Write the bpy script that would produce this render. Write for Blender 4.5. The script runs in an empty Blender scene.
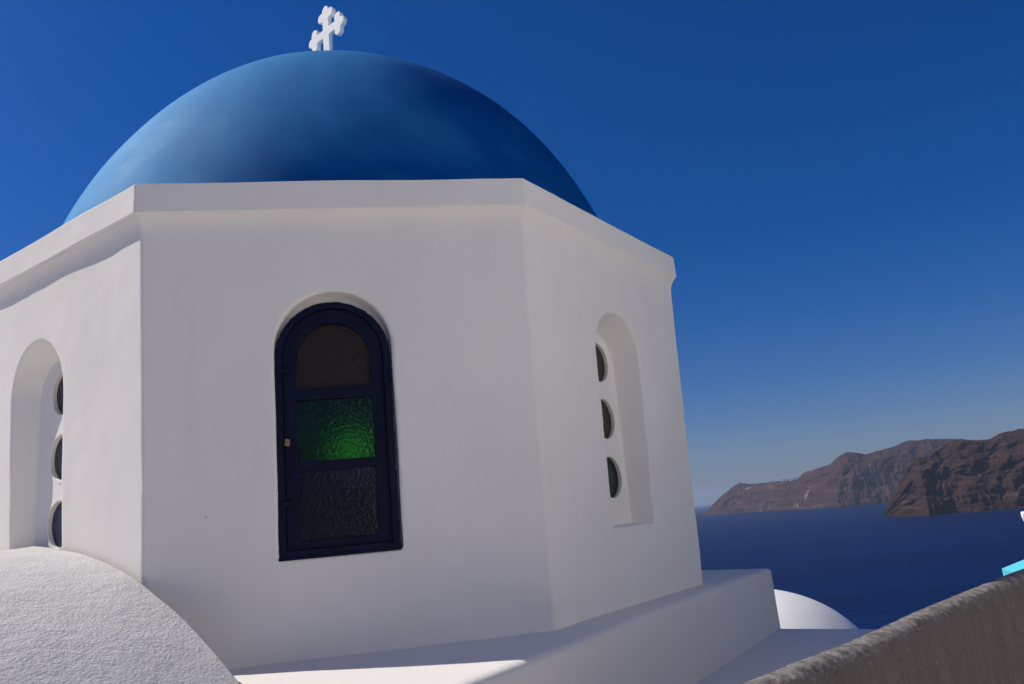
import bpy, bmesh, math, random
from mathutils import Vector, Matrix, noise, geometry
R = math.radians
random.seed(7)
scn = bpy.context.scene
C = scn.collection

# ------------------------------------------------------------ camera, world, sun, exposure
cam = bpy.data.cameras.new('camera')
cam_o = bpy.data.objects.new('camera', cam); C.objects.link(cam_o)
cam.sensor_width = 36.0
cam.lens = 780.1 / 1024 * 36
cam.clip_start = 0.05; cam.clip_end = 200000
F = Vector((0.0, 0.97477, 0.22323)); RT = Vector((0.99559, 0.02095, -0.09146)); UP = Vector((0.09383, -0.22224, 0.97047))
cam_o.matrix_world = Matrix(((RT.x, UP.x, -F.x, 0), (RT.y, UP.y, -F.y, 0), (RT.z, UP.z, -F.z, 0), (0, 0, 0, 1)))
scn.camera = cam_o

SUN_AZ, SUN_EL = R(168.5), R(45.2)           # azimuth counter-clockwise from +X
S = Vector((math.cos(SUN_EL) * math.cos(SUN_AZ), math.cos(SUN_EL) * math.sin(SUN_AZ), math.sin(SUN_EL)))
w = bpy.data.worlds.new('World'); scn.world = w; w.use_nodes = True
nt = w.node_tree; nt.nodes.clear()
sky = nt.nodes.new('ShaderNodeTexSky'); sky.sky_type = 'NISHITA'; sky.sun_disc = False
sky.sun_elevation = SUN_EL; sky.sun_rotation = R(90) - SUN_AZ
sky.altitude = 300; sky.air_density = 1.15; sky.dust_density = 0.7; sky.ozone_density = 5.5
hs = nt.nodes.new('ShaderNodeHueSaturation'); hs.inputs['Saturation'].default_value = 1.45
bg = nt.nodes.new('ShaderNodeBackground'); bg.inputs['Strength'].default_value = 0.060
wo = nt.nodes.new('ShaderNodeOutputWorld')
nt.links.new(sky.outputs[0], hs.inputs['Color']); mu = nt.nodes.new('ShaderNodeMix'); mu.data_type = 'RGBA'; mu.blend_type = 'MULTIPLY'; mu.inputs[0].default_value = 1
mu.inputs[7].default_value = (.76, .81, 1.22, 1)
nt.links.new(hs.outputs[0], mu.inputs[6]); nt.links.new(mu.outputs[2], bg.inputs[0]); nt.links.new(bg.outputs[0], wo.inputs[0])
sl = bpy.data.lights.new('sun', 'SUN'); sl.energy = 5.0; sl.angle = R(0.53); sl.color = (1.0, 0.93, 0.84)
so = bpy.data.objects.new('sun', sl); C.objects.link(so)
so.rotation_euler = S.to_track_quat('Z', 'Y').to_euler()
scn.view_settings.view_transform = 'Standard'; scn.view_settings.look = 'None'
scn.view_settings.exposure = -0.06; scn.view_settings.gamma = 1.0
scn.view_settings.use_curve_mapping = False
scn.cycles.max_bounces = 10; scn.cycles.diffuse_bounces = 5; scn.cycles.transmission_bounces = 10

# ------------------------------------------------------------ helpers
def tag(o, label=None, cat=None, group=None, kind=None):
    if label: o['label'] = label
    if cat: o['category'] = cat
    if group: o['group'] = group
    if kind: o['kind'] = kind
    return o
def empty(name, loc=(0, 0, 0)):
    o = bpy.data.objects.new(name, None); C.objects.link(o); o.location = loc; o.empty_display_size = .2
    bpy.context.view_layer.update()
    return o
def link(name, me, mat=None, parent=None, smooth=False):
    if mat: me.materials.clear(); me.materials.append(mat)
    if smooth: me.polygons.foreach_set('use_smooth', [True] * len(me.polygons))
    o = bpy.data.objects.new(name, me); C.objects.link(o)
    if parent:
        o.parent = parent
        off = parent.matrix_world.copy()
        o.matrix_parent_inverse = off.inverted()
    return o
def mk(name, verts, faces, mat=None, parent=None, smooth=False, fix=True):
    me = bpy.data.meshes.new(name)
    me.from_pydata([tuple(v) for v in verts], [], faces)
    if fix:
        bm = bmesh.new(); bm.from_mesh(me); bmesh.ops.recalc_face_normals(bm, faces=bm.faces[:]); bm.to_mesh(me); bm.free()
    return link(name, me, mat, parent, smooth)
def frm(az):      # face frame around the drum: (t along the face, n outward, z up)
    n = Vector((math.cos(az), math.sin(az), 0)); t = Vector((-n.y, n.x, 0))
    def g(a, b, z): return Vector((CX, CY, 0)) + t * a + n * b + Vector((0, 0, z))
    return g
def prism_pts(g, outline, n0, n1, sx=1.0):   # outline (t,z) extruded along n
    k = len(outline)
    vs = [g(t, n0, z) for t, z in outline] + [g(t, n1, z) for t, z in outline]
    fs = [list(range(k)), list(range(2 * k - 1, k - 1, -1))] + [[i, (i + 1) % k, k + (i + 1) % k, k + i] for i in range(k)]
    return vs, fs
def loft(g, o0, n0, o1, n1):
    k = len(o0)
    vs = [g(t, n0, z) for t, z in o0] + [g(t, n1, z) for t, z in o1]
    fs = [list(range(k)), list(range(2 * k - 1, k - 1, -1))] + [[i, (i + 1) % k, k + (i + 1) % k, k + i] for i in range(k)]
    return vs, fs
def arch(c, hw, z0, ztop, n=20):            # round-headed outline
    zc = ztop - hw
    return [(c + hw, z0)] + [(c + hw * math.cos(math.pi * i / n), zc + hw * math.sin(math.pi * i / n)) for i in range(n + 1)] + [(c - hw, z0)]
def circ(c, z, r, n=32): return [(c + r * math.cos(2 * math.pi * i / n), z + r * math.sin(2 * math.pi * i / n)) for i in range(n)]
def plate(g, outer, holes, n0, n1):         # flat plate with holes, real thickness
    polys = [outer] + holes
    flat = [p for q in polys for p in q]; k = len(flat)
    tris = geometry.tessellate_polygon([[Vector((a, b, 0)) for a, b in q] for q in polys])
    vs = [g(t, n0, z) for t, z in flat] + [g(t, n1, z) for t, z in flat]
    fs = [list(t) for t in tris] + [[k + i for i in reversed(t)] for t in tris]
    o = 0
    for q in polys:
        m = len(q)
        fs += [[o + i, o + (i + 1) % m, k + o + (i + 1) % m, k + o + i] for i in range(m)]
        o += m
    return vs, fs
def apply_mods(o):
    bpy.context.view_layer.update()
    dg = bpy.context.evaluated_depsgraph_get()
    me = bpy.data.meshes.new_from_object(o.evaluated_get(dg))
    o.modifiers.clear(); o.data = me
    return o
def remesh(o, vox, sm=2, mat=None):
    m = o.modifiers.new('r', 'REMESH'); m.mode = 'VOXEL'; m.voxel_size = vox; m.use_smooth_shade = True
    if sm:
        s = o.modifiers.new('s', 'SMOOTH'); s.iterations = sm; s.factor = .5
    apply_mods(o)
    if mat: o.data.materials.clear(); o.data.materials.append(mat)
    return o
def wobble(o, amp, scale, fine=0.0, fscale=0.05):
    me = o.data
    me.calc_loop_triangles()
    ns = [v.normal.copy() for v in me.vertices]
    for v, n in zip(me.vertices, ns):
        d = amp * noise.noise(v.co / scale)
        if fine: d += fine * noise.noise(v.co / fscale + Vector((7, 3, 1)))
        v.co += n * d
    me.update()
def bevel(o, w_, seg=2):
    m = o.modifiers.new('b', 'BEVEL'); m.width = w_; m.segments = seg; m.limit_method = 'ANGLE'; m.angle_limit = R(35)
    apply_mods(o); return o

# ------------------------------------------------------------ materials
def mat(name):
    m = bpy.data.materials.new(name); m.use_nodes = True
    return m, m.node_tree, m.node_tree.nodes['Principled BSDF']
def nz(nt, scale, detail=4, rough=.55, vec=None, dist=0):
    n = nt.nodes.new('ShaderNodeTexNoise'); n.inputs['Scale'].default_value = scale
    n.inputs['Detail'].default_value = detail; n.inputs['Roughness'].default_value = rough
    n.inputs['Distortion'].default_value = dist
    if vec: nt.links.new(vec, n.inputs['Vector'])
    return n.outputs['Fac']
def coord(nt, scale=(1, 1, 1), rot=(0, 0, 0)):
    g = nt.nodes.new('ShaderNodeNewGeometry'); m = nt.nodes.new('ShaderNodeMapping')
    m.inputs['Scale'].default_value = scale; m.inputs['Rotation'].default_value = rot
    nt.links.new(g.outputs['Position'], m.inputs['Vector']); return m.outputs[0]
def ramp(nt, fac, stops):
    r = nt.nodes.new('ShaderNodeValToRGB'); e = r.color_ramp.elements
    while len(e) < len(stops): e.new(0.5)
    for k, (p, c) in zip(e, stops):
        k.position = p; k.color = (*c, 1) if len(c) == 3 else c
    nt.links.new(fac, r.inputs[0]); return r.outputs[0]
def mix(nt, fac, a, b, mode='MIX'):
    m = nt.nodes.new('ShaderNodeMix'); m.data_type = 'RGBA'; m.blend_type = mode
    for sock, v in ((m.inputs[0], fac), (m.inputs[6], a), (m.inputs[7], b)):
        if isinstance(v, (int, float)): sock.default_value = v
        elif isinstance(v, tuple): sock.default_value = (*v, 1)
        else: nt.links.new(v, sock)
    return m.outputs[2]
def bump(nt, h, strength, dist, prev=None):
    b = nt.nodes.new('ShaderNodeBump'); b.inputs['Strength'].default_value = strength; b.inputs['Distance'].default_value = dist
    nt.links.new(h, b.inputs['Height'])
    if prev: nt.links.new(prev, b.inputs['Normal'])
    return b.outputs[0]
def white(name, base=(.83, .79, .73), dirt=(.66, .61, .56), dirtamt=.35, b1=(.28, .006, 5), b2=(.3, .0015, 130), chips=True, stre=None):
    m, nt, p = mat(name)
    v = coord(nt)
    big = ramp(nt, nz(nt, 1.6, 5, .6, v), [(.42, (0, 0, 0)), (.75, (dirtamt,) * 3)])
    col = mix(nt, big, base, dirt)
    vs = coord(nt, (7, 7, .9))
    st = ramp(nt, nz(nt, 1.5, 4, .6, vs), [(.55, (0, 0, 0)), (.8, (dirtamt * .6,) * 3)])
    col = mix(nt, st, col, tuple(c * .95 for c in dirt))
    if chips:
        vo = nt.nodes.new('ShaderNodeTexVoronoi'); vo.inputs['Scale'].default_value = 3.1; nt.links.new(v, vo.inputs['Vector'])
        c = ramp(nt, vo.outputs['Distance'], [(0.0, (1, 1, 1)), (.018, (.6, .6, .6)), (.03, (0, 0, 0))])
        gate = ramp(nt, nz(nt, 2.3, 1, .5, v), [(.47, (0, 0, 0)), (.51, (.9, .9, .9))])
        col = mix(nt, mix(nt, 1.0, c, gate, 'MULTIPLY'), col, (.25, .21, .18))
    nt.links.new(col, p.inputs['Base Color'])
    p.inputs['Roughness'].default_value = .85; p.inputs['Specular IOR Level'].default_value = .25
    b = bump(nt, nz(nt, b1[2], 4, .55, v), b1[0], b1[1])
    b = bump(nt, nz(nt, b2[2], 3, .6, v), b2[0], b2[1], b)
    if stre:   # brush strokes
        b = bump(nt, nz(nt, 1.0, 3, .6, coord(nt, stre)), .35, .002, b)
    nt.links.new(b, p.inputs['Normal'])
    return m
M_wall = white('whitewashed_plaster', dirtamt=.26, stre=(60, 60, 9), b2=(.35, .0016, 110))
M_corn = white('whitewashed_cornice', dirtamt=.25, stre=(6, 6, 75), chips=False)
M_base = white('whitewashed_ledge', base=(.72, .69, .65), dirt=(.62, .59, .56), dirtamt=.22, b1=(.15, .006, 5))
M_vault = white('rough_roof_plaster', base=(.60, .59, .575), dirt=(.44, .43, .42), dirtamt=.6, b1=(.5, .014, 24), b2=(.85, .006, 105), chips=False)
M_dome2 = white('whitewashed_dome', base=(.78, .78, .77), dirtamt=.3, chips=False)
M_cross = white('white_cross_paint', base=(.93, .92, .89), dirtamt=.1, chips=False)

# blue dome paint, cloudy chalking plus sunlit-side paleness painted into the colour
m, nt, p = mat('blue_dome_paint'); v = coord(nt)
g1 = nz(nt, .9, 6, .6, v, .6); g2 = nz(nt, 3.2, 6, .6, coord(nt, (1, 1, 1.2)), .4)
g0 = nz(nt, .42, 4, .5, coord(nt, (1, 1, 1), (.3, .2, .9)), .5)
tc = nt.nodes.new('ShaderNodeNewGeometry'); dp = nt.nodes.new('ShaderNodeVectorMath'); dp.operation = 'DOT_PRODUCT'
dp.inputs[1].default_value = (-.10, -.014, .04); nt.links.new(tc.outputs['Position'], dp.inputs[0])      # gradient that paints the sunlit left and top paler
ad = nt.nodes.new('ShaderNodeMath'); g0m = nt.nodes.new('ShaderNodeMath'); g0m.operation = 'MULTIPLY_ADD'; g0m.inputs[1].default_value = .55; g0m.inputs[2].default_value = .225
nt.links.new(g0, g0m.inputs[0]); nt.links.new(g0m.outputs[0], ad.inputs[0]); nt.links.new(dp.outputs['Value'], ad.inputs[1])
chalk_lit = ramp(nt, ad.outputs[0], [(.55, (0, 0, 0)), (.63, (.55, .55, .55)), (.71, (1, 1, 1))])
c = mix(nt, chalk_lit, ramp(nt, g1, [(.3, (.0008, .050, .21)), (.7, (.002, .072, .27))]), (.050, .275, .56))
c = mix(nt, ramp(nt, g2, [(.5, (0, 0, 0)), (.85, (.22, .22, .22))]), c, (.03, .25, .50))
sp = ramp(nt, nz(nt, 60, 2, .5, v), [(.70, (0, 0, 0)), (.78, (.5, .5, .5))])
c = mix(nt, sp, c, (.01, .05, .16))
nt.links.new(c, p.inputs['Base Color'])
p.inputs['Roughness'].default_value = .5; p.inputs['Specular IOR Level'].default_value = .5
nt.links.new(ramp(nt, g2, [(.3, (.66,) * 3), (.8, (.80,) * 3)]), p.inputs['Roughness'])
p.inputs['Specular IOR Level'].default_value = .07; p.inputs['Specular Tint'].default_value = (.22, .80, 1, 1); p.inputs['Sheen Weight'].default_value = .0; p.inputs['Sheen Roughness'].default_value = .45
p.inputs['Sheen Tint'].default_value = (.55, .85, 1, 1)
b = bump(nt, nz(nt, 1.6, 2, .5, v), .22, .03); b = bump(nt, nz(nt, 9, 3, .6, v), .14, .005, b); b = bump(nt, nz(nt, 140, 2, .5, v), .25, .001, b)
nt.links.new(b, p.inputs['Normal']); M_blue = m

m, nt, p = mat('navy_window_paint'); v = coord(nt)
c = ramp(nt, nz(nt, 14, 5, .6, coord(nt, (1, 1, .25))), [(.35, (.0012, .0030, .017)), (.75, (.003, .007, .036))])
c = mix(nt, ramp(nt, nz(nt, 70, 3, .6, v), [(.66, (0, 0, 0)), (.8, (.6, .6, .6))]), c, (.05, .05, .07))
nt.links.new(c, p.inputs['Base Color']); p.inputs['Roughness'].default_value = .6; p.inputs['Specular IOR Level'].default_value = .2
nt.links.new(bump(nt, nz(nt, 60, 3, .6, coord(nt, (1, 1, .2))), .5, .002), p.inputs['Normal']); M_navy = m

def glass(name, col, rough=.12, bs=34, bd=.006, st=.8):
    m, nt, p = mat(name)
    p.inputs['Base Color'].default_value = (*col, 1); p.inputs['Transmission Weight'].default_value = 1.0
    p.inputs['Roughness'].default_value = rough; p.inputs['IOR'].default_value = 1.45
    v = coord(nt)
    vo = nt.nodes.new('ShaderNodeTexVoronoi'); vo.feature = 'SMOOTH_F1'; vo.inputs['Scale'].default_value = bs; nt.links.new(v, vo.inputs['Vector'])
    b = bump(nt, vo.outputs['Distance'], st, bd); b = bump(nt, nz(nt, bs * .7, 3, .5, v, 1.0), st, bd * .8, b)
    nt.links.new(b, p.inputs['Normal']); return m
def milky(g_, t_, c_):
    p_ = g_.node_tree.nodes['Principled BSDF']; p_.inputs['Transmission Weight'].default_value = t_; p_.inputs['Base Color'].default_value = (*c_, 1)
G_green = glass('green_hammered_glass', (.06, .52, .012), .14, 95, .0018, .7)
G_amber = glass('amber_glass', (.60, .30, .07), .2, 50, .003, .5)
G_clear = glass('clear_hammered_glass', (.05, .07, .14), .25, 80, .0025, .6)
G_pale = glass('pale_glass', (.9, .95, .9), .1, 50, .001, .3)
G_dark = glass('dark_green_glass', (.02, .22, .02), .2, 50, .003, .5)
G_blue = glass('blue_glass', (.05, .12, .6), .2, 50, .003, .5)

m, nt, p = mat('brass'); p.inputs['Base Color'].default_value = (.35, .22, .11, 1); p.inputs['Metallic'].default_value = .7; p.inputs['Roughness'].default_value = .5
nt.links.new(ramp(nt, nz(nt, 90, 3), [(.3, (.20, .12, .07)), (.7, (.42, .27, .13))]), p.inputs['Base Color']); M_brass = m
milky(G_amber, .80, (.13, .070, .015))
for g_ in (G_amber, G_green, G_clear, G_dark, G_blue): g_.node_tree.nodes['Principled BSDF'].inputs['Specular IOR Level'].default_value = .18

m, nt, p = mat('weathered_render'); v = coord(nt)
streak = coord(nt, (16, 16, 5), (0, R(28), R(40)))
c = ramp(nt, nz(nt, 1.0, 5, .65, streak), [(.3, (.080, .069, .066)), (.55, (.105, .092, .088)), (.78, (.140, .126, .120))])
c = mix(nt, ramp(nt, nz(nt, 3.2, 5, .6, v), [(.4, (0, 0, 0)), (.7, (.6, .6, .6))]), c, (.100, .084, .078))
c = mix(nt, ramp(nt, nz(nt, 60, 4, .7, v), [(.60, (0, 0, 0)), (.74, (.6, .6, .6))]), c, (.27, .25, .235))
c = mix(nt, ramp(nt, nz(nt, 75, 3, .7, coord(nt, (1.1, 1, 1))), [(.62, (0, 0, 0)), (.72, (.8, .8, .8))]), c, (.05, .035, .03))
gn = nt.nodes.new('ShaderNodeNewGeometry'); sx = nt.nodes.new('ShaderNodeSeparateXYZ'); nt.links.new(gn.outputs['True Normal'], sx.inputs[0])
top_pale = mix(nt, 1.0, ramp(nt, sx.outputs['Z'], [(.25, (0, 0, 0)), (.8, (1, 1, 1))]), ramp(nt, nz(nt, 35, 4, .7, v), [(.40, (.05, .05, .05)), (.6, (.85, .85, .85))]), 'MULTIPLY')  # speckled mask, stronger on upward-facing surfaces
c = mix(nt, top_pale, c, (.27, .25, .24))
nt.links.new(c, p.inputs['Base Color']); p.inputs['Roughness'].default_value = .95; p.inputs['Specular IOR Level'].default_value = .15
b = bump(nt, nz(nt, 14, 4, .6, v), .6, .02); b = bump(nt, nz(nt, 1.0, 3, .6, streak), .5, .008, b); b = bump(nt, nz(nt, 120, 3, .7, v), .9, .004, b)
nt.links.new(b, p.inputs['Normal']); M_render = m

m, nt, p = mat('sea_water'); v = coord(nt, (1, 1, 1), (0, 0, R(25)))
nt.links.new(ramp(nt, nz(nt, .004, 4, .6, coord(nt, (.6, 1.6, 1), (0, 0, R(20)))), [(.35, (.0002, .009, .056)), (.7, (.0005, .014, .080))]), p.inputs['Base Color'])
p.inputs['Roughness'].default_value = .42; p.inputs['IOR'].default_value = 1.33; p.inputs['Specular IOR Level'].default_value = .05
b = bump(nt, nz(nt, .03, 3, .5, coord(nt, (.5, 2.0, 1), (0, 0, R(-25)))), .9, 5.0); b = bump(nt, nz(nt, .09, 5, .6, coord(nt, (1, 2.2, 1), (0, 0, R(-20)))), .9, 2.5, b); b = bump(nt, nz(nt, .5, 4, .6, v), .7, .5, b)
nt.links.new(b, p.inputs['Normal']); M_sea = m

def rock(name, a, bcol, cc, pale, ps):
    m, nt, p = mat(name); v = coord(nt)
    strata = nz(nt, 1.0, 5, .6, coord(nt, (.0016, .0016, .045)), .6)
    c = ramp(nt, strata, [(.36, a), (.48, bcol), (.52, a), (.60, cc), (.70, bcol)])
    c = mix(nt, ramp(nt, nz(nt, .012, 6, .7, v), [(.42, (0, 0, 0)), (.6, (.8, .8, .8))]), c, tuple(x * .45 for x in bcol))
    c = mix(nt, ramp(nt, nz(nt, .004, 5, .6, coord(nt, (1, 1, .6))), [(.55, (0, 0, 0)), (.68, (.7, .7, .7))]), c, (.12, .040, .030))
    pn = nz(nt, ps, 6, .7, coord(nt, (1, 1, .45)))
    c = mix(nt, ramp(nt, pn, [(.625, (0, 0, 0)), (.68, (.6, .6, .6))]), c, pale)
    nt.links.new(c, p.inputs['Base Color']); p.inputs['Roughness'].default_value = 1; p.inputs['Specular IOR Level'].default_value = .1
    b = bump(nt, nz(nt, .02, 8, .75, coord(nt, (1, 1, .5))), 1.0, 30); b = bump(nt, nz(nt, 1.0, 5, .7, coord(nt, (.004, .004, .06))), .8, 12, b); nt.links.new(b, p.inputs['Normal'])
    return m
M_far = rock('far_cliff_rock', (.044, .022, .026), (.084, .040, .040), (.125, .066, .058), (.48, .46, .46), .007)
M_near = rock('headland_rock', (.036, .020, .018), (.084, .045, .034), (.130, .074, .052), (.30, .27, .25), .007)
m, nt, p = mat('turquoise_canvas'); p.inputs['Roughness'].default_value = .8
nt.links.new(ramp(nt, nz(nt, 3, 3), [(.3, (.08, .50, .60)), (.7, (.10, .58, .68))]), p.inputs['Base Color']); M_turq = m
m, nt, p = mat('pole_wood'); p.inputs['Base Color'].default_value = (.3, .2, .12, 1); p.inputs['Roughness'].default_value = .6; M_wood = m
m, nt, p = mat('hillside_earth')
nt.links.new(ramp(nt, nz(nt, .5, 7, .65, coord(nt)), [(.3, (.10, .075, .055)), (.7, (.24, .19, .14))]), p.inputs['Base Color']); p.inputs['Roughness'].default_value = 1
nt.links.new(bump(nt, nz(nt, 1.5, 7, .7, coord(nt)), 1, .4), p.inputs['Normal']); M_earth = m
M_stone = white('walkway_stone', base=(.60, .58, .55), dirt=(.38, .36, .33), dirtamt=.7, chips=False)

# ------------------------------------------------------------ setting: sea, hillside, terraces
SEA = -95.0
def grid_sheet(name, x0, x1, y0, y1, nx, ny, zf, mat_, smooth=True):
    vs = [(x0 + (x1 - x0) * i / nx, y0 + (y1 - y0) * j / ny) for j in range(ny + 1) for i in range(nx + 1)]
    vs = [(x, y, zf(x, y)) for x, y in vs]
    fs = [(j * (nx + 1) + i, j * (nx + 1) + i + 1, (j + 1) * (nx + 1) + i + 1, (j + 1) * (nx + 1) + i) for j in range(ny) for i in range(nx)]
    return mk(name, vs, fs, mat_, None, smooth, fix=False)
o = grid_sheet('sea', -38000, 38000, -38000, 38000, 8, 8, lambda x, y: SEA, M_sea); tag(o, kind='structure', label='deep blue sea filling the caldera')
def hz(x, y):
    s = .28 * x + .96 * y - 4.3
    d = max(0, s)
    z = -1.95 - .95 * d
    if s < 0: z += min(25, .12 * max(0, -s - 9))
    k = min(1, d / 6)
    return z + k * 2.0 * noise.noise(Vector((x / 9, y / 9, 0)))
o = grid_sheet('hillside', -160, 160, -60, 110, 160, 110, hz, M_earth); tag(o, kind='structure', label='brown hillside dropping to the sea')

def slab(name, poly, z0, z1, mat_, kind=None, parent=None, bev=.02):
    k = len(poly)
    vs = [(x, y, z0) for x, y in poly] + [(x, y, z1) for x, y in poly]
    fs = [list(range(k)), list(range(2 * k - 1, k - 1, -1))] + [[i, (i + 1) % k, k + (i + 1) % k, k + i] for i in range(k)]
    o = mk(name, vs, fs, mat_, parent)
    if bev: bevel(o, bev, 2)
    if kind: tag(o, kind=kind)
    return o
slab('terrace_floor', [(-1.45, -.35), (.30, 1.72), (1.66, 3.08), (2.9, 4.15), (1.50, 5.18), (0., 5.0), (-3, 8), (-7.5, 7), (-7.5, -.35)], -2.6, -.800, M_base, 'structure')
slab('walkway', [(-1.40, -6), (-1.40, -.45), (.40, 1.60), (1.8, 2.95), (3.1, 4.0), (3.6, 3.2), (3.3, -6)], -2.6, -1.60, M_stone, 'structure')

# ------------------------------------------------------------ far land
def interp(tab, a):
    if a <= tab[0][0]: return tab[0][1]
    for (x0, y0), (x1, y1) in zip(tab, tab[1:]):
        if a <= x1: return y0 + (y1 - y0) * (a - x0) / (x1 - x0)
    return tab[-1][1]
def ridged(p, octs=5):
    a, s, f_ = 1.0, 0.0, 1.0
    for _ in range(octs):
        s += a * (1 - abs(noise.noise(p * f_)) * 2); a *= .5; f_ *= 2.1
    return s / 2
def land(name, a0, a1, coast, ridge, depth, gl, amp, mat_, nu, nv, back=.9, seed=0):
    vs, top = [], []
    na = nv + 14
    for i in range(nu + 1):
        a = a0 + (a1 - a0) * i / nu; ar = R(a)
        rc = interp(coast, a); el = interp(ridge, a)
        rr = rc + depth
        zr = max(SEA + 1.5, rr * math.tan(R(el)))
        H = zr - SEA
        sc = min(1, H / 160) ** .6
        for j in range(na + 1):
            if j <= nv:
                v_ = j / nv
                prof = v_ ** .82
                prof += .022 * math.sin(v_ * 21 + 3 * noise.noise(Vector((a * .8, v_, seed)))) * math.sin(math.pi * v_)
                x = rc * ar                   # arc metres along the coast
                n1 = ridged(Vector((x / gl, v_ * .45 + seed, seed * 1.7)))
                n2 = noise.fractal(Vector((x / 90, v_ * 3, seed)), 1.0, 2.0, 5)
                env = (math.sin(math.pi * min(1, v_ * .93 + .07)) ** .7)
                r = rc + depth * v_ * sc - amp * env * (n1 - .45) * sc - 34 * env * n2 - 26 * env * noise.fractal(Vector((x / 32, v_ * 9, seed)), 1.0, 2.0, 3) + 18 * noise.noise(Vector((x / 60, 5, seed))) * (1 - v_)
                z = SEA - 4 + (H + 4) * prof
                z += (1 - abs(2 * v_ - 1)) * 10 * n2
                if j == nv:
                    z = r * math.tan(R(el)) if zr > SEA + 2 else zr
                    z += 4.5 * noise.noise(Vector((x / 38, 1, seed))) + 2.5 * noise.noise(Vector((x / 13, 4, seed)))
            else:
                q = (j - nv) / 14
                r = rc + depth * sc + q * depth * back * 3
                z = zr - (6 + H * .25 * q) - (H + 10) * max(0, q - .55) / .45 * .8 + 6 * noise.noise(Vector((rc * ar / 80, q * 5, seed)))
            vs.append((r * math.sin(ar), r * math.cos(ar), z))
        top.append(vs[i * (na + 1) + nv])
    fs = [(i * (na + 1) + j, (i + 1) * (na + 1) + j, (i + 1) * (na + 1) + j + 1, i * (na + 1) + j + 1) for i in range(nu) for j in range(na)]
    o = mk(name, vs, fs, mat_, None, True, fix=False)
    tag(o, kind='structure')
    return vs, na, nv
far_ridge = [(11.9, -.70), (12.03, -.70), (12.53, -.54), (12.93, -.16), (13.7, .45), (14.67, 1.04), (15.02, 1.14), (15.67, 1.01), (16.67, .98), (17.66, 1.01), (18.78, 1.03), (19.22, 1.39), (19.56, 1.49), (21.01, 1.73), (21.59, 2.2), (22.2, 2.46), (22.86, 2.32), (23.33, 2.19), (24.21, 2.35), (25.02, 2.45), (25.84, 2.74), (27.24, 2.69), (28.36, 2.58), (29.7, 2.3), (33, 1.9), (38, 1.5)]
far_coast = [(12.02, 7127), (13.37, 6384), (15.05, 6256), (17.99, 5605), (21.15, 5124), (23.9, 5152), (38, 5300)]
V_far, NA_far, NV_far = land('far_island', 11.85, 38, far_coast, far_ridge, 420, 300, 125, M_far, 700, 90, .9, 3.3)
near_ridge = [(23.62, -1.95), (23.69, -1.80), (23.99, -1.19), (24.47, -.53), (24.88, .07), (25.44, .91), (25.98, 1.56), (26.74, 1.59), (27.56, 1.94), (28.2, 2.31), (28.62, 2.45), (29.22, 2.37), (29.96, 2.21), (30.51, 2.26), (31.11, 2.55), (31.65, 2.6), (32.4, 2.62), (36, 3.0), (44, 3.0)]
near_coast = [(23.69, 2893), (24.03, 2775), (24.9, 2674), (26.33, 2599), (27.75, 2683), (29.39, 2659), (31.45, 2664), (44, 2500)]
land('headland', 23.62, 44, near_coast, near_ridge, 260, 240, 62, M_near, 700, 90, .7, 9.1)

# ------------------------------------------------------------ chapel
CX, CY = -1.0295, 4.9563
A0 = R(-101.853)                       # azimuth of the left front corner
LEFT, FRONT, RIGHT = A0 - math.pi / 8, A0 + math.pi / 8, A0 + 3 * math.pi / 8
gL, gF, gR = frm(LEFT), frm(FRONT), frm(RIGHT)
ZL, ZT, HB = -.436, 1.4645, .127
CH = math.cos(math.pi / 8)
chapel = empty('chapel', (CX, CY, -.8))
tag(chapel, 'white octagonal chapel drum with a blue dome and a small white cross', 'chapel')

def octa(prof, name, mat_=None, parent=None, close=True):    # prof: list of (circumradius, z), closed loop -> ring; open -> capped
    vs = [(CX + r * math.cos(A0 + k * math.pi / 4), CY + r * math.sin(A0 + k * math.pi / 4), z) for r, z in prof for k in range(8)]
    n = len(prof); fs = []
    for i in range(n if close else n - 1):
        j = (i + 1) % n
        fs += [[i * 8 + k, i * 8 + (k + 1) % 8, j * 8 + (k + 1) % 8, j * 8 + k] for k in range(8)]
    if not close: fs += [list(range(8)), [(n - 1) * 8 + k for k in range(8)]]
    return mk(name, vs, fs, mat_, parent)
zc0 = ZT - HB
cove = [(2.056, zc0 - .12), (2.057, zc0 - .09), (2.059, zc0 - .065), (2.065, zc0 - .042), (2.075, zc0 - .022), (2.094, zc0 - .001), (2.094, zc0 + .02)]
drum = octa([(2.001, ZL - .12), (2.003, ZL)] + cove + [(2.0, ZT - .02)], 'drum_wall', M_wall, chapel, close=False)
AP = 1.871
cutters = []
def cutter(vs_fs):
    o = mk('cut', *vs_fs); cutters.append(o); return o
inner = octa([(1.74, ZL - .05), (1.74, ZT + .1)], 'cut', close=False); cutters.append(inner)
# round-headed niches: the front and its opposite take a wooden window, the diagonals a plaster panel
for k in range(8):
    az = LEFT + k * math.pi / 4; g = frm(az)
    wood = (k % 4 == 1); cs = 0 if k == 1 else .14
    if wood:
        cutter(loft(g, arch(-.048 + cs, .239, -.066, 1.0), 2.2, arch(-.048 + cs, .235, -.062, .992), AP - .042))
        cutter(prism_pts(g, arch(-.053 + cs, .205, -.03, .925), 2.0, 1.3))
    else:
        c0 = -.088 if k == 0 else .020; hw = .250 if k == 0 else .236
        cutter(loft(g, arch(c0, hw, -.074, 1.0), AP + .02, arch(c0, hw - (.074 if k == 0 else .060), -.066, .925), AP - (.088 if k == 0 else .128)))
        cutter(loft(g, arch(c0, hw + .0005, -.0742, 1.0005), 2.2, arch(c0, hw + .0005, -.0742, 1.0005), AP + .019))
        cutter(prism_pts(g, arch(c0, .160, -.04, .905), 2.0, 1.3))
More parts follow.
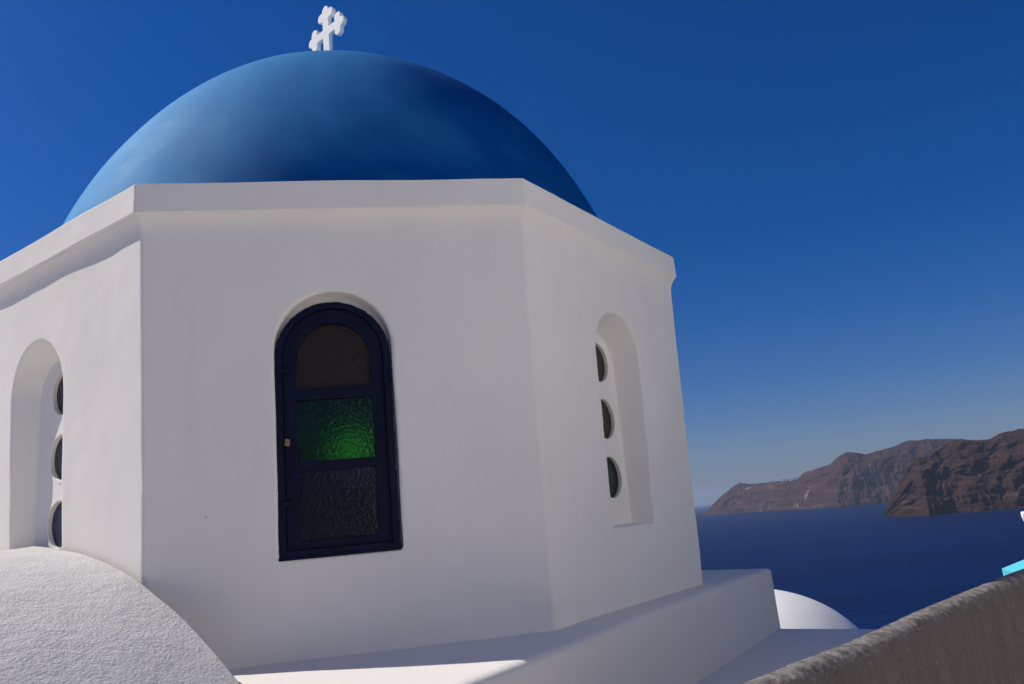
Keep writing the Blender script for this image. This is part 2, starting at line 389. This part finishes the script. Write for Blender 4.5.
for cobj in cutters:
    mm = drum.modifiers.new('bo', 'BOOLEAN'); mm.operation = 'DIFFERENCE'; mm.solver = 'EXACT'; mm.object = cobj
apply_mods(drum)
for cobj in cutters: bpy.data.objects.remove(cobj)
remesh(drum, .0085, 2, M_wall)
wobble(drum, .006, .45, .0008, .10)

cor = octa([(1.80, zc0), (2.099, zc0), (2.099, ZT + .004), (1.80, ZT + .034)], 'cornice', M_corn, chapel)
bevel(cor, .007, 3)
sb = cor.modifiers.new('sb', 'SUBSURF'); sb.subdivision_type = 'SIMPLE'; sb.levels = 5; sb.render_levels = 5; apply_mods(cor)
wobble(cor, .0035, .33, .0008, .06)
# dome
def lathe(rs, zs, cz, z0, nu, nv, name, mat_, parent, cx=CX, cy=CY, amp=.012):
    vs, fs = [], []
    p0 = math.asin(max(-1, min(1, (z0 - cz) / zs)))
    for j in range(nv):
        ph = p0 + (math.pi / 2 - p0) * j / nv
        for i in range(nu):
            th = 2 * math.pi * i / nu
            q = Vector((rs * math.cos(ph) * math.cos(th), rs * math.cos(ph) * math.sin(th), zs * math.sin(ph)))
            q *= 1 + amp * noise.noise(q * .9) + amp * .3 * noise.noise(q * 3.1)
            vs.append((cx + q.x, cy + q.y, cz + q.z))
    vs.append((cx, cy, cz + zs)); t = len(vs) - 1
    for j in range(nv - 1):
        fs += [[j * nu + i, j * nu + (i + 1) % nu, (j + 1) * nu + (i + 1) % nu, (j + 1) * nu + i] for i in range(nu)]
    fs += [[(nv - 1) * nu + i, (nv - 1) * nu + (i + 1) % nu, t] for i in range(nu)]
    return mk(name, vs, fs, mat_, parent, True)
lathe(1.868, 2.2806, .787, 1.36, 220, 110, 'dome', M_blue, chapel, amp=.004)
lathe(1.70, 2.1, .787, 1.36, 64, 30, 'dome_lining', M_wall, chapel, amp=0)

# stepped base and barrel vault
def gRp(t, n, z): return gR(t, n, z)
bp = [(1.667, 1.953), (-2.15, 2.155), (-2.05, -2.1), (2.30, -2.0)]
vs = [gR(t * 1.0, n, ZL) for t, n in bp] + [gR(t * 1.002, n * 1.002, -2.6) for t, n in bp]
base = mk('stepped_base', vs, [[0, 1, 2, 3], [7, 6, 5, 4]] + [[i, (i + 1) % 4, 4 + (i + 1) % 4, 4 + i] for i in range(4)], M_base, chapel)
bevel(base, .02, 3)
# fine grid so that it can carry hand-trowelled unevenness
remesh(base, .018, 2, M_base); wobble(base, .008, .7, .001, .15)
RV, T0V, CZV = 2.45, -.105, -2.374
prof = []
for i in range(61):
    t = T0V - 2.05 + 4.1 * i / 60
    prof.append((t, CZV + math.sqrt(RV * RV - (t - T0V) ** 2)))
prof = prof + [(2.0, -2.6), (-2.2, -2.6)]
NT, NN = 190, 230
vs, fs = [], []
for j in range(NN + 1):
    n_ = 1.885 + 4.6 * (j / NN) ** 1.4
    for i in range(NT + 1):
        t = T0V - 2.05 + 4.1 * i / NT
        z = CZV + math.sqrt(RV * RV - (t - T0V) ** 2)
        z += .004 * math.exp(-(n_ - 1.885) / .05) * (1 if t < .74 else max(0, 1 - (t - .74) / .10))
        q = gL(t, n_, z); q.z += .012 * noise.noise(q / .6) + .004 * noise.noise(q / .17)
        q += Vector((math.cos(LEFT), math.sin(LEFT), 0)) * (.007 * noise.noise(Vector((t * 6, 3, n_ * 4))) if j == 0 else 0)
        vs.append(q)
W_ = NT + 1
fs = [[j * W_ + i, j * W_ + i + 1, (j + 1) * W_ + i + 1, (j + 1) * W_ + i] for j in range(NN) for i in range(NT)]
b0 = len(vs)
for n_ in (1.885, 6.485):
    for t in (T0V - 2.05, T0V + 2.05): vs.append(gL(t, n_, -2.6))
fs.append([i for i in range(W_)] + [b0 + 1, b0]); fs.append([NN * W_ + i for i in range(W_ - 1, -1, -1)] + [b0 + 2, b0 + 3])
fs.append([j * W_ for j in range(NN, -1, -1)] + [b0, b0 + 2]); fs.append([j * W_ + NT for j in range(NN + 1)] + [b0 + 3, b0 + 1])
vault = mk('barrel_vault', vs, fs, M_vault, chapel, True)
for p_ in vault.data.polygons:
    if len(p_.vertices) > 4: p_.use_smooth = False
bpy.context.view_layer.update()

# wooden window
def ragged(out, amp=.0022, step=.014):
    o_ = []
    for (a, b), (c, d) in zip(out, out[1:] + out[:1]):
        n_ = max(1, int(math.hypot(c - a, d - b) / step))
        for q in range(n_):
            t_, z_ = a + (c - a) * q / n_, b + (d - b) * q / n_
            o_.append((t_ + amp * noise.noise(Vector((t_ * 45, z_ * 45, 1))) * 2, z_ + amp * noise.noise(Vector((t_ * 45, z_ * 45, 9))) * 2))
    return o_
def wood_window(g0, parent, cs=0, glz=None):
    g = lambda a, b_, z: g0(a + cs, b_, z)
    glz = glz or (G_amber, G_green, G_clear)
    n1 = AP - .008
    fr_o = arch(-.0525, .2315, -.060, .957); fr_i = arch(-.0525, .203, -.034, .930)
    f = mk('window', *plate(g, ragged(fr_o), [fr_i], n1, n1 - .075), M_navy, parent); bevel(f, .004, 2)
    sash = arch(-.0525, .2025, -.0335, .9295)
    holes = [arch(-.0525, .150, .600, .868), [(.0975, .305), (.0975, .553), (-.2025, .553), (-.2025, .305)], [(.0975, .0), (.0975, .268), (-.2025, .268), (-.2025, .0)]]
    s = mk('sash', *plate(g, sash, holes, n1 - .014, n1 - .052), M_navy, f); bevel(s, .004, 2)
    for hole, gm, nm in zip(holes, glz, ('amber pane', 'green pane', 'clear pane')):
        big = [(-.0525 + (t + .0525) * 1.02, z) for t, z in hole]
        q = mk('pane', *prism_pts(g, big, n1 - .030, n1 - .034), gm, f)
        if cs == 0: q['label'] = {'amber pane': 'dark amber arched top pane', 'green pane': 'green textured middle pane', 'clear pane': 'dark textured lower pane'}[nm]
    bx = lambda t0, t1, z0, z1, na, nb: prism_pts(g, [(t0, z0), (t1, z0), (t1, z1), (t0, z1)], na, nb)
    l = mk('latch', *prism_pts(g, [(-.252, .372), (-.234, .368), (-.231, .396), (-.249, .400)], n1 + .010, n1 - .02), M_brass, f); bevel(l, .002)
    for z in (.665, .135):
        h = mk('hinge', *bx(-.272, -.225, z, z + .022, n1 + .005, n1 - .016), M_navy, f); bevel(h, .003)
    sill = mk('sill_bead', *bx(-.286, .181, -.068, -.056, n1 + .004, n1 - .05), M_navy, f); bevel(sill, .003)
    return f
wood_window(gF, chapel)
wood_window(frm(FRONT + math.pi), chapel, .14, (G_pale, G_amber, G_clear))
def disc_window(az, c0, cols, AP=AP):
    g = frm(az)
    zs = (.765, .468, .170)
    out = arch(c0, .235, -.09, .96)
    pn = mk('window_panel', *plate(g, out, [circ(c0, z, .108) for z in zs], AP - .100, AP - .135), M_wall, chapel)
    bevel(pn, .008, 3)
    for z, gm in zip(zs, cols):
        # raised rim and set-back disc
        rim = mk('rim', *plate(g, circ(c0, z, .121), [circ(c0, z, .103)], AP - .0985, AP - .128), M_wall, pn); bevel(rim, .006, 3)
        mk('glass_disc', *prism_pts(g, circ(c0, z, .112), AP - .118, AP - .122), gm, pn)
for k in (0, 2, 3, 4, 6, 7):
    disc_window(LEFT + k * math.pi / 4, -.045 if k == 0 else .040, (G_amber, G_dark, G_blue) if k == 0 else (G_amber, G_amber, G_dark), AP + (.016 if k == 0 else -.022))

# cross on the dome
cr_az = R(-41)
ubar = Vector((math.cos(cr_az), math.sin(cr_az), 0)); unrm = Vector((ubar.y, -ubar.x, 0))
cc_ = Vector((CX - .085, CY, 3.535))
vs, fs = [], []
def cadd(out, th=.015):
    out = [(a_ * 1.0, b_) for a_, b_ in out]
    k = len(out); b0 = len(vs)
    for s_ in (th, -th): vs.extend(cc_ + ubar * a + Vector((0, 0, b)) + unrm * s_ for a, b in out)
    fs.append([b0 + i for i in range(k)]); fs.append([b0 + 2 * k - 1 - i for i in range(k)])
    fs.extend([[b0 + i, b0 + (i + 1) % k, b0 + k + (i + 1) % k, b0 + k + i] for i in range(k)])
def rct(a0, a1, b0, b1): return [(a0, b0), (a1, b0), (a1, b1), (a0, b1)]
cadd(rct(-.038, .038, -.56, .12), .0142); cadd(rct(-.15, .15, -.034, .034), .0146)
for dx, dy in ((1, 0), (-1, 0), (0, 1)):
    for L_, off, r_ in ((.140, .054, .037), (.140, -.054, .037), (.178, 0, .037), (.135, .022, .034), (.135, -.022, .034)):
        cadd(circ(dx * L_ - dy * off, dy * L_ + dx * off, r_, 20), .0148 + .0001 * (L_ * 10 + off * 10))
crs = mk('cross', vs, fs, M_cross, chapel)
remesh(crs, .0045, 1, M_cross)

# ------------------------------------------------------------ neighbouring roof dome
rd = empty('roof_dome', (1.9, 7.2, -1.8))
tag(rd, 'small sunlit white dome behind the right corner of the chapel base', 'roof dome')
lathe(1.06, 1.03, -1.8, -1.85, 96, 40, 'dome_shell', M_dome2, rd, 1.9, 7.2, .02)
vs = [(1.9 + 1.10 * math.cos(2 * math.pi * i / 64), 7.2 + 1.10 * math.sin(2 * math.pi * i / 64), z) for z in (-6.5, -1.8) for i in range(64)]
mk('round_wall', vs, [[i, (i + 1) % 64, 64 + (i + 1) % 64, 64 + i] for i in range(64)] + [list(range(64)), list(range(64, 128))], M_dome2, rd)

# ------------------------------------------------------------ rough foreground parapet
path = [(-1.30, -.30), (-.35, .78), (.375, 1.66), (.74, 2.03), (1.13, 2.44), (1.76, 3.02), (2.35, 3.52), (3.0, 4.05)]
zt_ = [-.37, -.36, -.35, -.354, -.351, -.342, -.332, -.32]
def catmull(P, n):
    out_ = []
    for i in range(len(P) - 1):
        p0, p1, p2, p3 = P[max(0, i - 1)], P[i], P[i + 1], P[min(len(P) - 1, i + 2)]
        for s_ in range(n):
            t = s_ / n
            out_.append(.5 * ((2 * p1) + (p2 - p0) * t + (2 * p0 - 5 * p1 + 4 * p2 - p3) * t * t + (3 * p1 - p0 - 3 * p2 + p3) * t ** 3))
    out_.append(P[-1]); return out_
P = catmull([Vector((x, y, z)) for (x, y), z in zip(path, zt_)], 40)
sec = [(-.065, -2.3), (-.062, -1.2), (-.055, -.5), (-.046, -.2)]
hs_ = []
for i in range(14): a = math.pi - math.pi * i / 13; hs_.append((.042 * math.copysign(abs(math.cos(a)) ** .8, math.cos(a)), -.045 + .045 * abs(math.sin(a)) ** .7))
low = [(.043 + .018 * (z_ / -1.3), -.05 - z_) for z_ in [0.02 * 1.25 ** q for q in range(20)] if z_ < 1.5]
sec = sec + hs_ + low + [(.075, -2.3)]
vs = []
for i, c_ in enumerate(P):
    d = (P[min(i + 1, len(P) - 1)] - P[max(i - 1, 0)]); d.z = 0; d.normalize(); nrm = Vector((d.y, -d.x, 0))
    for (a, b) in sec:
        vs.append(c_ + nrm * (a + .033) + Vector((0, 0, b)))
m_ = len(sec)
fs = [[i * m_ + j, i * m_ + j + 1, (i + 1) * m_ + j + 1, (i + 1) * m_ + j] for i in range(len(P) - 1) for j in range(m_ - 1)]
fs += [[i * m_ + m_ - 1, i * m_, (i + 1) * m_, (i + 1) * m_ + m_ - 1] for i in range(len(P) - 1)] + [list(range(m_)), [(len(P) - 1) * m_ + j for j in range(m_)]]
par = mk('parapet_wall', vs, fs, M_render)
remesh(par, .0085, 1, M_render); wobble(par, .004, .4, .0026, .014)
tag(par, 'rough brown rendered parapet wall rising across the lower right corner', 'wall')

# ------------------------------------------------------------ neighbour: house, chimney, parasol
hq = empty('white_house', (8.2, 11.2, -2.9))
tag(hq, 'low white house below the turquoise parasol, mostly hidden behind the parapet', 'house')
slab('wall', [(5.6, 9.0), (11.5, 9.6), (11.2, 13.6), (5.4, 13.0)], -9.5, -2.30, M_dome2, parent=hq, bev=.04)
slab('roof_edge', [(5.55, 8.95), (11.55, 9.55), (11.25, 13.65), (5.35, 13.05)], -2.28, -2.16, M_dome2, parent=hq, bev=.04)
ch = empty('chimney', (7.02, 11.0, -2.16))
tag(ch, 'white chimney with a flared cap at the right edge of the picture', 'chimney')
def box_frustum(name, cx, cy, levels, az, mat_, parent):
    vs = []
    for hw_, z in levels:
        for sx, sy in ((-1, -1), (1, -1), (1, 1), (-1, 1)):
            a = sx * hw_; b_ = sy * hw_
            vs.append((cx + a * math.cos(az) - b_ * math.sin(az), cy + a * math.sin(az) + b_ * math.cos(az), z))
    n = len(levels); fs = [[0, 1, 2, 3], [(n - 1) * 4 + q for q in range(4)]]
    for i in range(n - 1): fs += [[i * 4 + q, i * 4 + (q + 1) % 4, (i + 1) * 4 + (q + 1) % 4, (i + 1) * 4 + q] for q in range(4)]
    o = mk(name, vs, fs, mat_, parent); bevel(o, .015, 2); return o
caz = R(-31)
box_frustum('stack', 7.015, 10.955, [(.30, -2.16), (.30, -.90)], caz, M_dome2, ch)
box_frustum('neck', 7.015, 10.955, [(.24, -.899), (.24, -.80)], caz, M_dome2, ch)
box_frustum('cap', 7.015, 10.955, [(.26, -.80), (.32, -.58), (.32, -.52)], caz, M_cross, ch)

pa = empty('parasol', (6.78, 9.9, -2.16))
tag(pa, 'turquoise canvas parasol whose left tip shows above the parapet', 'parasol')
def parasol(cx, cy, zr, rad, h):
    vs = [(cx, cy, zr + h)]; rings = 8
    th0 = math.atan2(10.434 - cy, 5.928 - cx)
    for j in range(1, rings + 1):
        for i in range(48):
            th = th0 + 2 * math.pi * i / 48
            k_ = 1 - .075 * (1 - abs(((i % 6) / 6) * 2 - 1)) ** 1.0
            r = rad * j / rings * k_
            vs.append((cx + r * math.cos(th), cy + r * math.sin(th), zr + h * (1 - j / rings) - .05 * (1 - abs(((i % 6) / 6) * 2 - 1)) * j / rings))
    fs = [[0, 1 + i, 1 + (i + 1) % 48] for i in range(48)]
    for j in range(rings - 1): fs += [[1 + j * 48 + i, 1 + j * 48 + (i + 1) % 48, 1 + (j + 1) * 48 + (i + 1) % 48, 1 + (j + 1) * 48 + i] for i in range(48)]
    b0 = len(vs); last = 1 + (rings - 1) * 48
    for i in range(48): vs.append(tuple(Vector(vs[last + i]) + Vector((0, 0, -.08 - .012 * (i % 6 - 3) ** 2 * .3))))
    fs += [[last + i, last + (i + 1) % 48, b0 + (i + 1) % 48, b0 + i] for i in range(48)]
    o = mk('canopy', vs, fs, M_turq, pa, False)
    sm = o.modifiers.new('s', 'SOLIDIFY'); sm.thickness = .008; apply_mods(o)
    def tube(nm, a, b, r, mt, par_):
        a, b = Vector(a), Vector(b); d = (b - a).normalized(); u = d.orthogonal().normalized(); w_ = d.cross(u)
        vv = [q + (u * math.cos(2 * math.pi * i / 12) + w_ * math.sin(2 * math.pi * i / 12)) * r for q in (a, b) for i in range(12)]
        return mk(nm, vv, [[i, (i + 1) % 12, 12 + (i + 1) % 12, 12 + i] for i in range(12)] + [list(range(12)), list(range(12, 24))], mt, par_)
    tube('pole', (cx, cy, -2.16), (cx, cy, zr + h + .06), .022, M_wood, pa)
    for i in range(8):
        th = th0 + 2 * math.pi * i / 8
        tube('rib', (cx + .03 * math.cos(th), cy + .03 * math.sin(th), zr + h - .04), (cx + rad * .98 * math.cos(th), cy + rad * .98 * math.sin(th), zr - .01), .010, M_wood, pa)
parasol(7.13, 9.80, -1.15, 1.36, .50)

bounce_house = empty('white_house', (5.5, -4, -1.6))  # unseen house, added as a sunlit reflector to fill the shaded walls
tag(bounce_house, 'added white house, unseen to the right of the viewer, bouncing sunlight onto shaded faces', 'house')
slab('wall', [(3.4, -9), (3.4, 3.3), (3.5, 3.4), (9, 3.4), (9, -9)], -2.6, 3.2, M_dome2, parent=bounce_house, bev=.04)
slab('roof_edge', [(3.34, -9.06), (3.34, 3.33), (3.47, 3.46), (9.06, 3.46), (9.06, -9.06)], 3.202, 3.42, M_dome2, parent=bounce_house, bev=.04)
# ------------------------------------------------------------ tiny white houses on the far ridge
def far_house(i, j, sx, sy, sz, label, name='far_house'):
    x, y, z = V_far[i * (NA_far + 1) + j]
    az = math.atan2(x, y)
    x -= 4 * math.sin(az); y -= 4 * math.cos(az)
    r_ = empty(name, (x, y, z)); tag(r_, label, 'house', 'white houses along the far ridge')
    def bx(nm, w_, d_, z0, z1, par_, dx=0):
        ca, sa = math.cos(-az), math.sin(-az)
        vv = [(x + (a + dx) * ca - b_ * sa, y + (a + dx) * sa + b_ * ca, z + zz) for zz in (z0, z1) for a, b_ in ((-w_, -d_), (w_, -d_), (w_, d_), (-w_, d_))]
        return mk(nm, vv, [[0, 1, 2, 3], [4, 5, 6, 7]] + [[q, (q + 1) % 4, 4 + (q + 1) % 4, 4 + q] for q in range(4)], M_cross, par_)
    bx('wall', sx / 2, sy / 2, -8, sz, r_); bx('roof', sx / 2 + .6, sy / 2 + .6, sz, sz + .8, r_)
    if name == 'far_chapel': bx('bell_gable', sx * .18, 1.5, sz + .8, sz + 5, r_, sx * .2)
def ui(az): return round((az - 11.85) / (38 - 11.85) * 700)
far_house(ui(15.0), NV_far, 22, 12, 9, 'tiny white chapel on the leftmost summit of the far island', 'far_chapel')
words = ['leftmost', 'second', 'third', 'fourth', 'fifth', 'sixth', 'seventh', 'rightmost']
for q, (a, wd) in enumerate([(16.9, 14), (17.1, 24), (17.35, 12), (17.85, 26), (18.1, 14), (18.35, 20), (18.55, 34), (18.8, 16)]):
    nm = words[q] if q in (0, 7) else words[q] + ' from the left'
    far_house(ui(a), NV_far - (q % 3), wd, 12, 6 + (q * 7) % 4, 'tiny white house, %s in the row along the far cliff top' % nm)

# ------------------------------------------------------------ haze
hm = bpy.data.materials.new('haze_air'); hm.use_nodes = True; hm.node_tree.nodes.clear()
vo = hm.node_tree.nodes.new('ShaderNodeVolumePrincipled'); vo.inputs['Color'].default_value = (.62, .78, 1.0, 1); vo.inputs['Density'].default_value = 4.2e-5
vo.inputs['Anisotropy'].default_value = .2
oo = hm.node_tree.nodes.new('ShaderNodeOutputMaterial'); hm.node_tree.links.new(vo.outputs[0], oo.inputs['Volume'])
hx = 39000; z0, z1 = SEA - 6, 420
vv = [(a, b_, z) for z in (z0, z1) for a, b_ in ((-hx, -hx), (hx, -hx), (hx, hx), (-hx, hx))]
hzo = mk('haze', vv, [[0, 1, 2, 3], [4, 5, 6, 7]] + [[q, (q + 1) % 4, 4 + (q + 1) % 4, 4 + q] for q in range(4)], hm)
tag(hzo, 'pale blue air haze over the sea', kind='stuff')
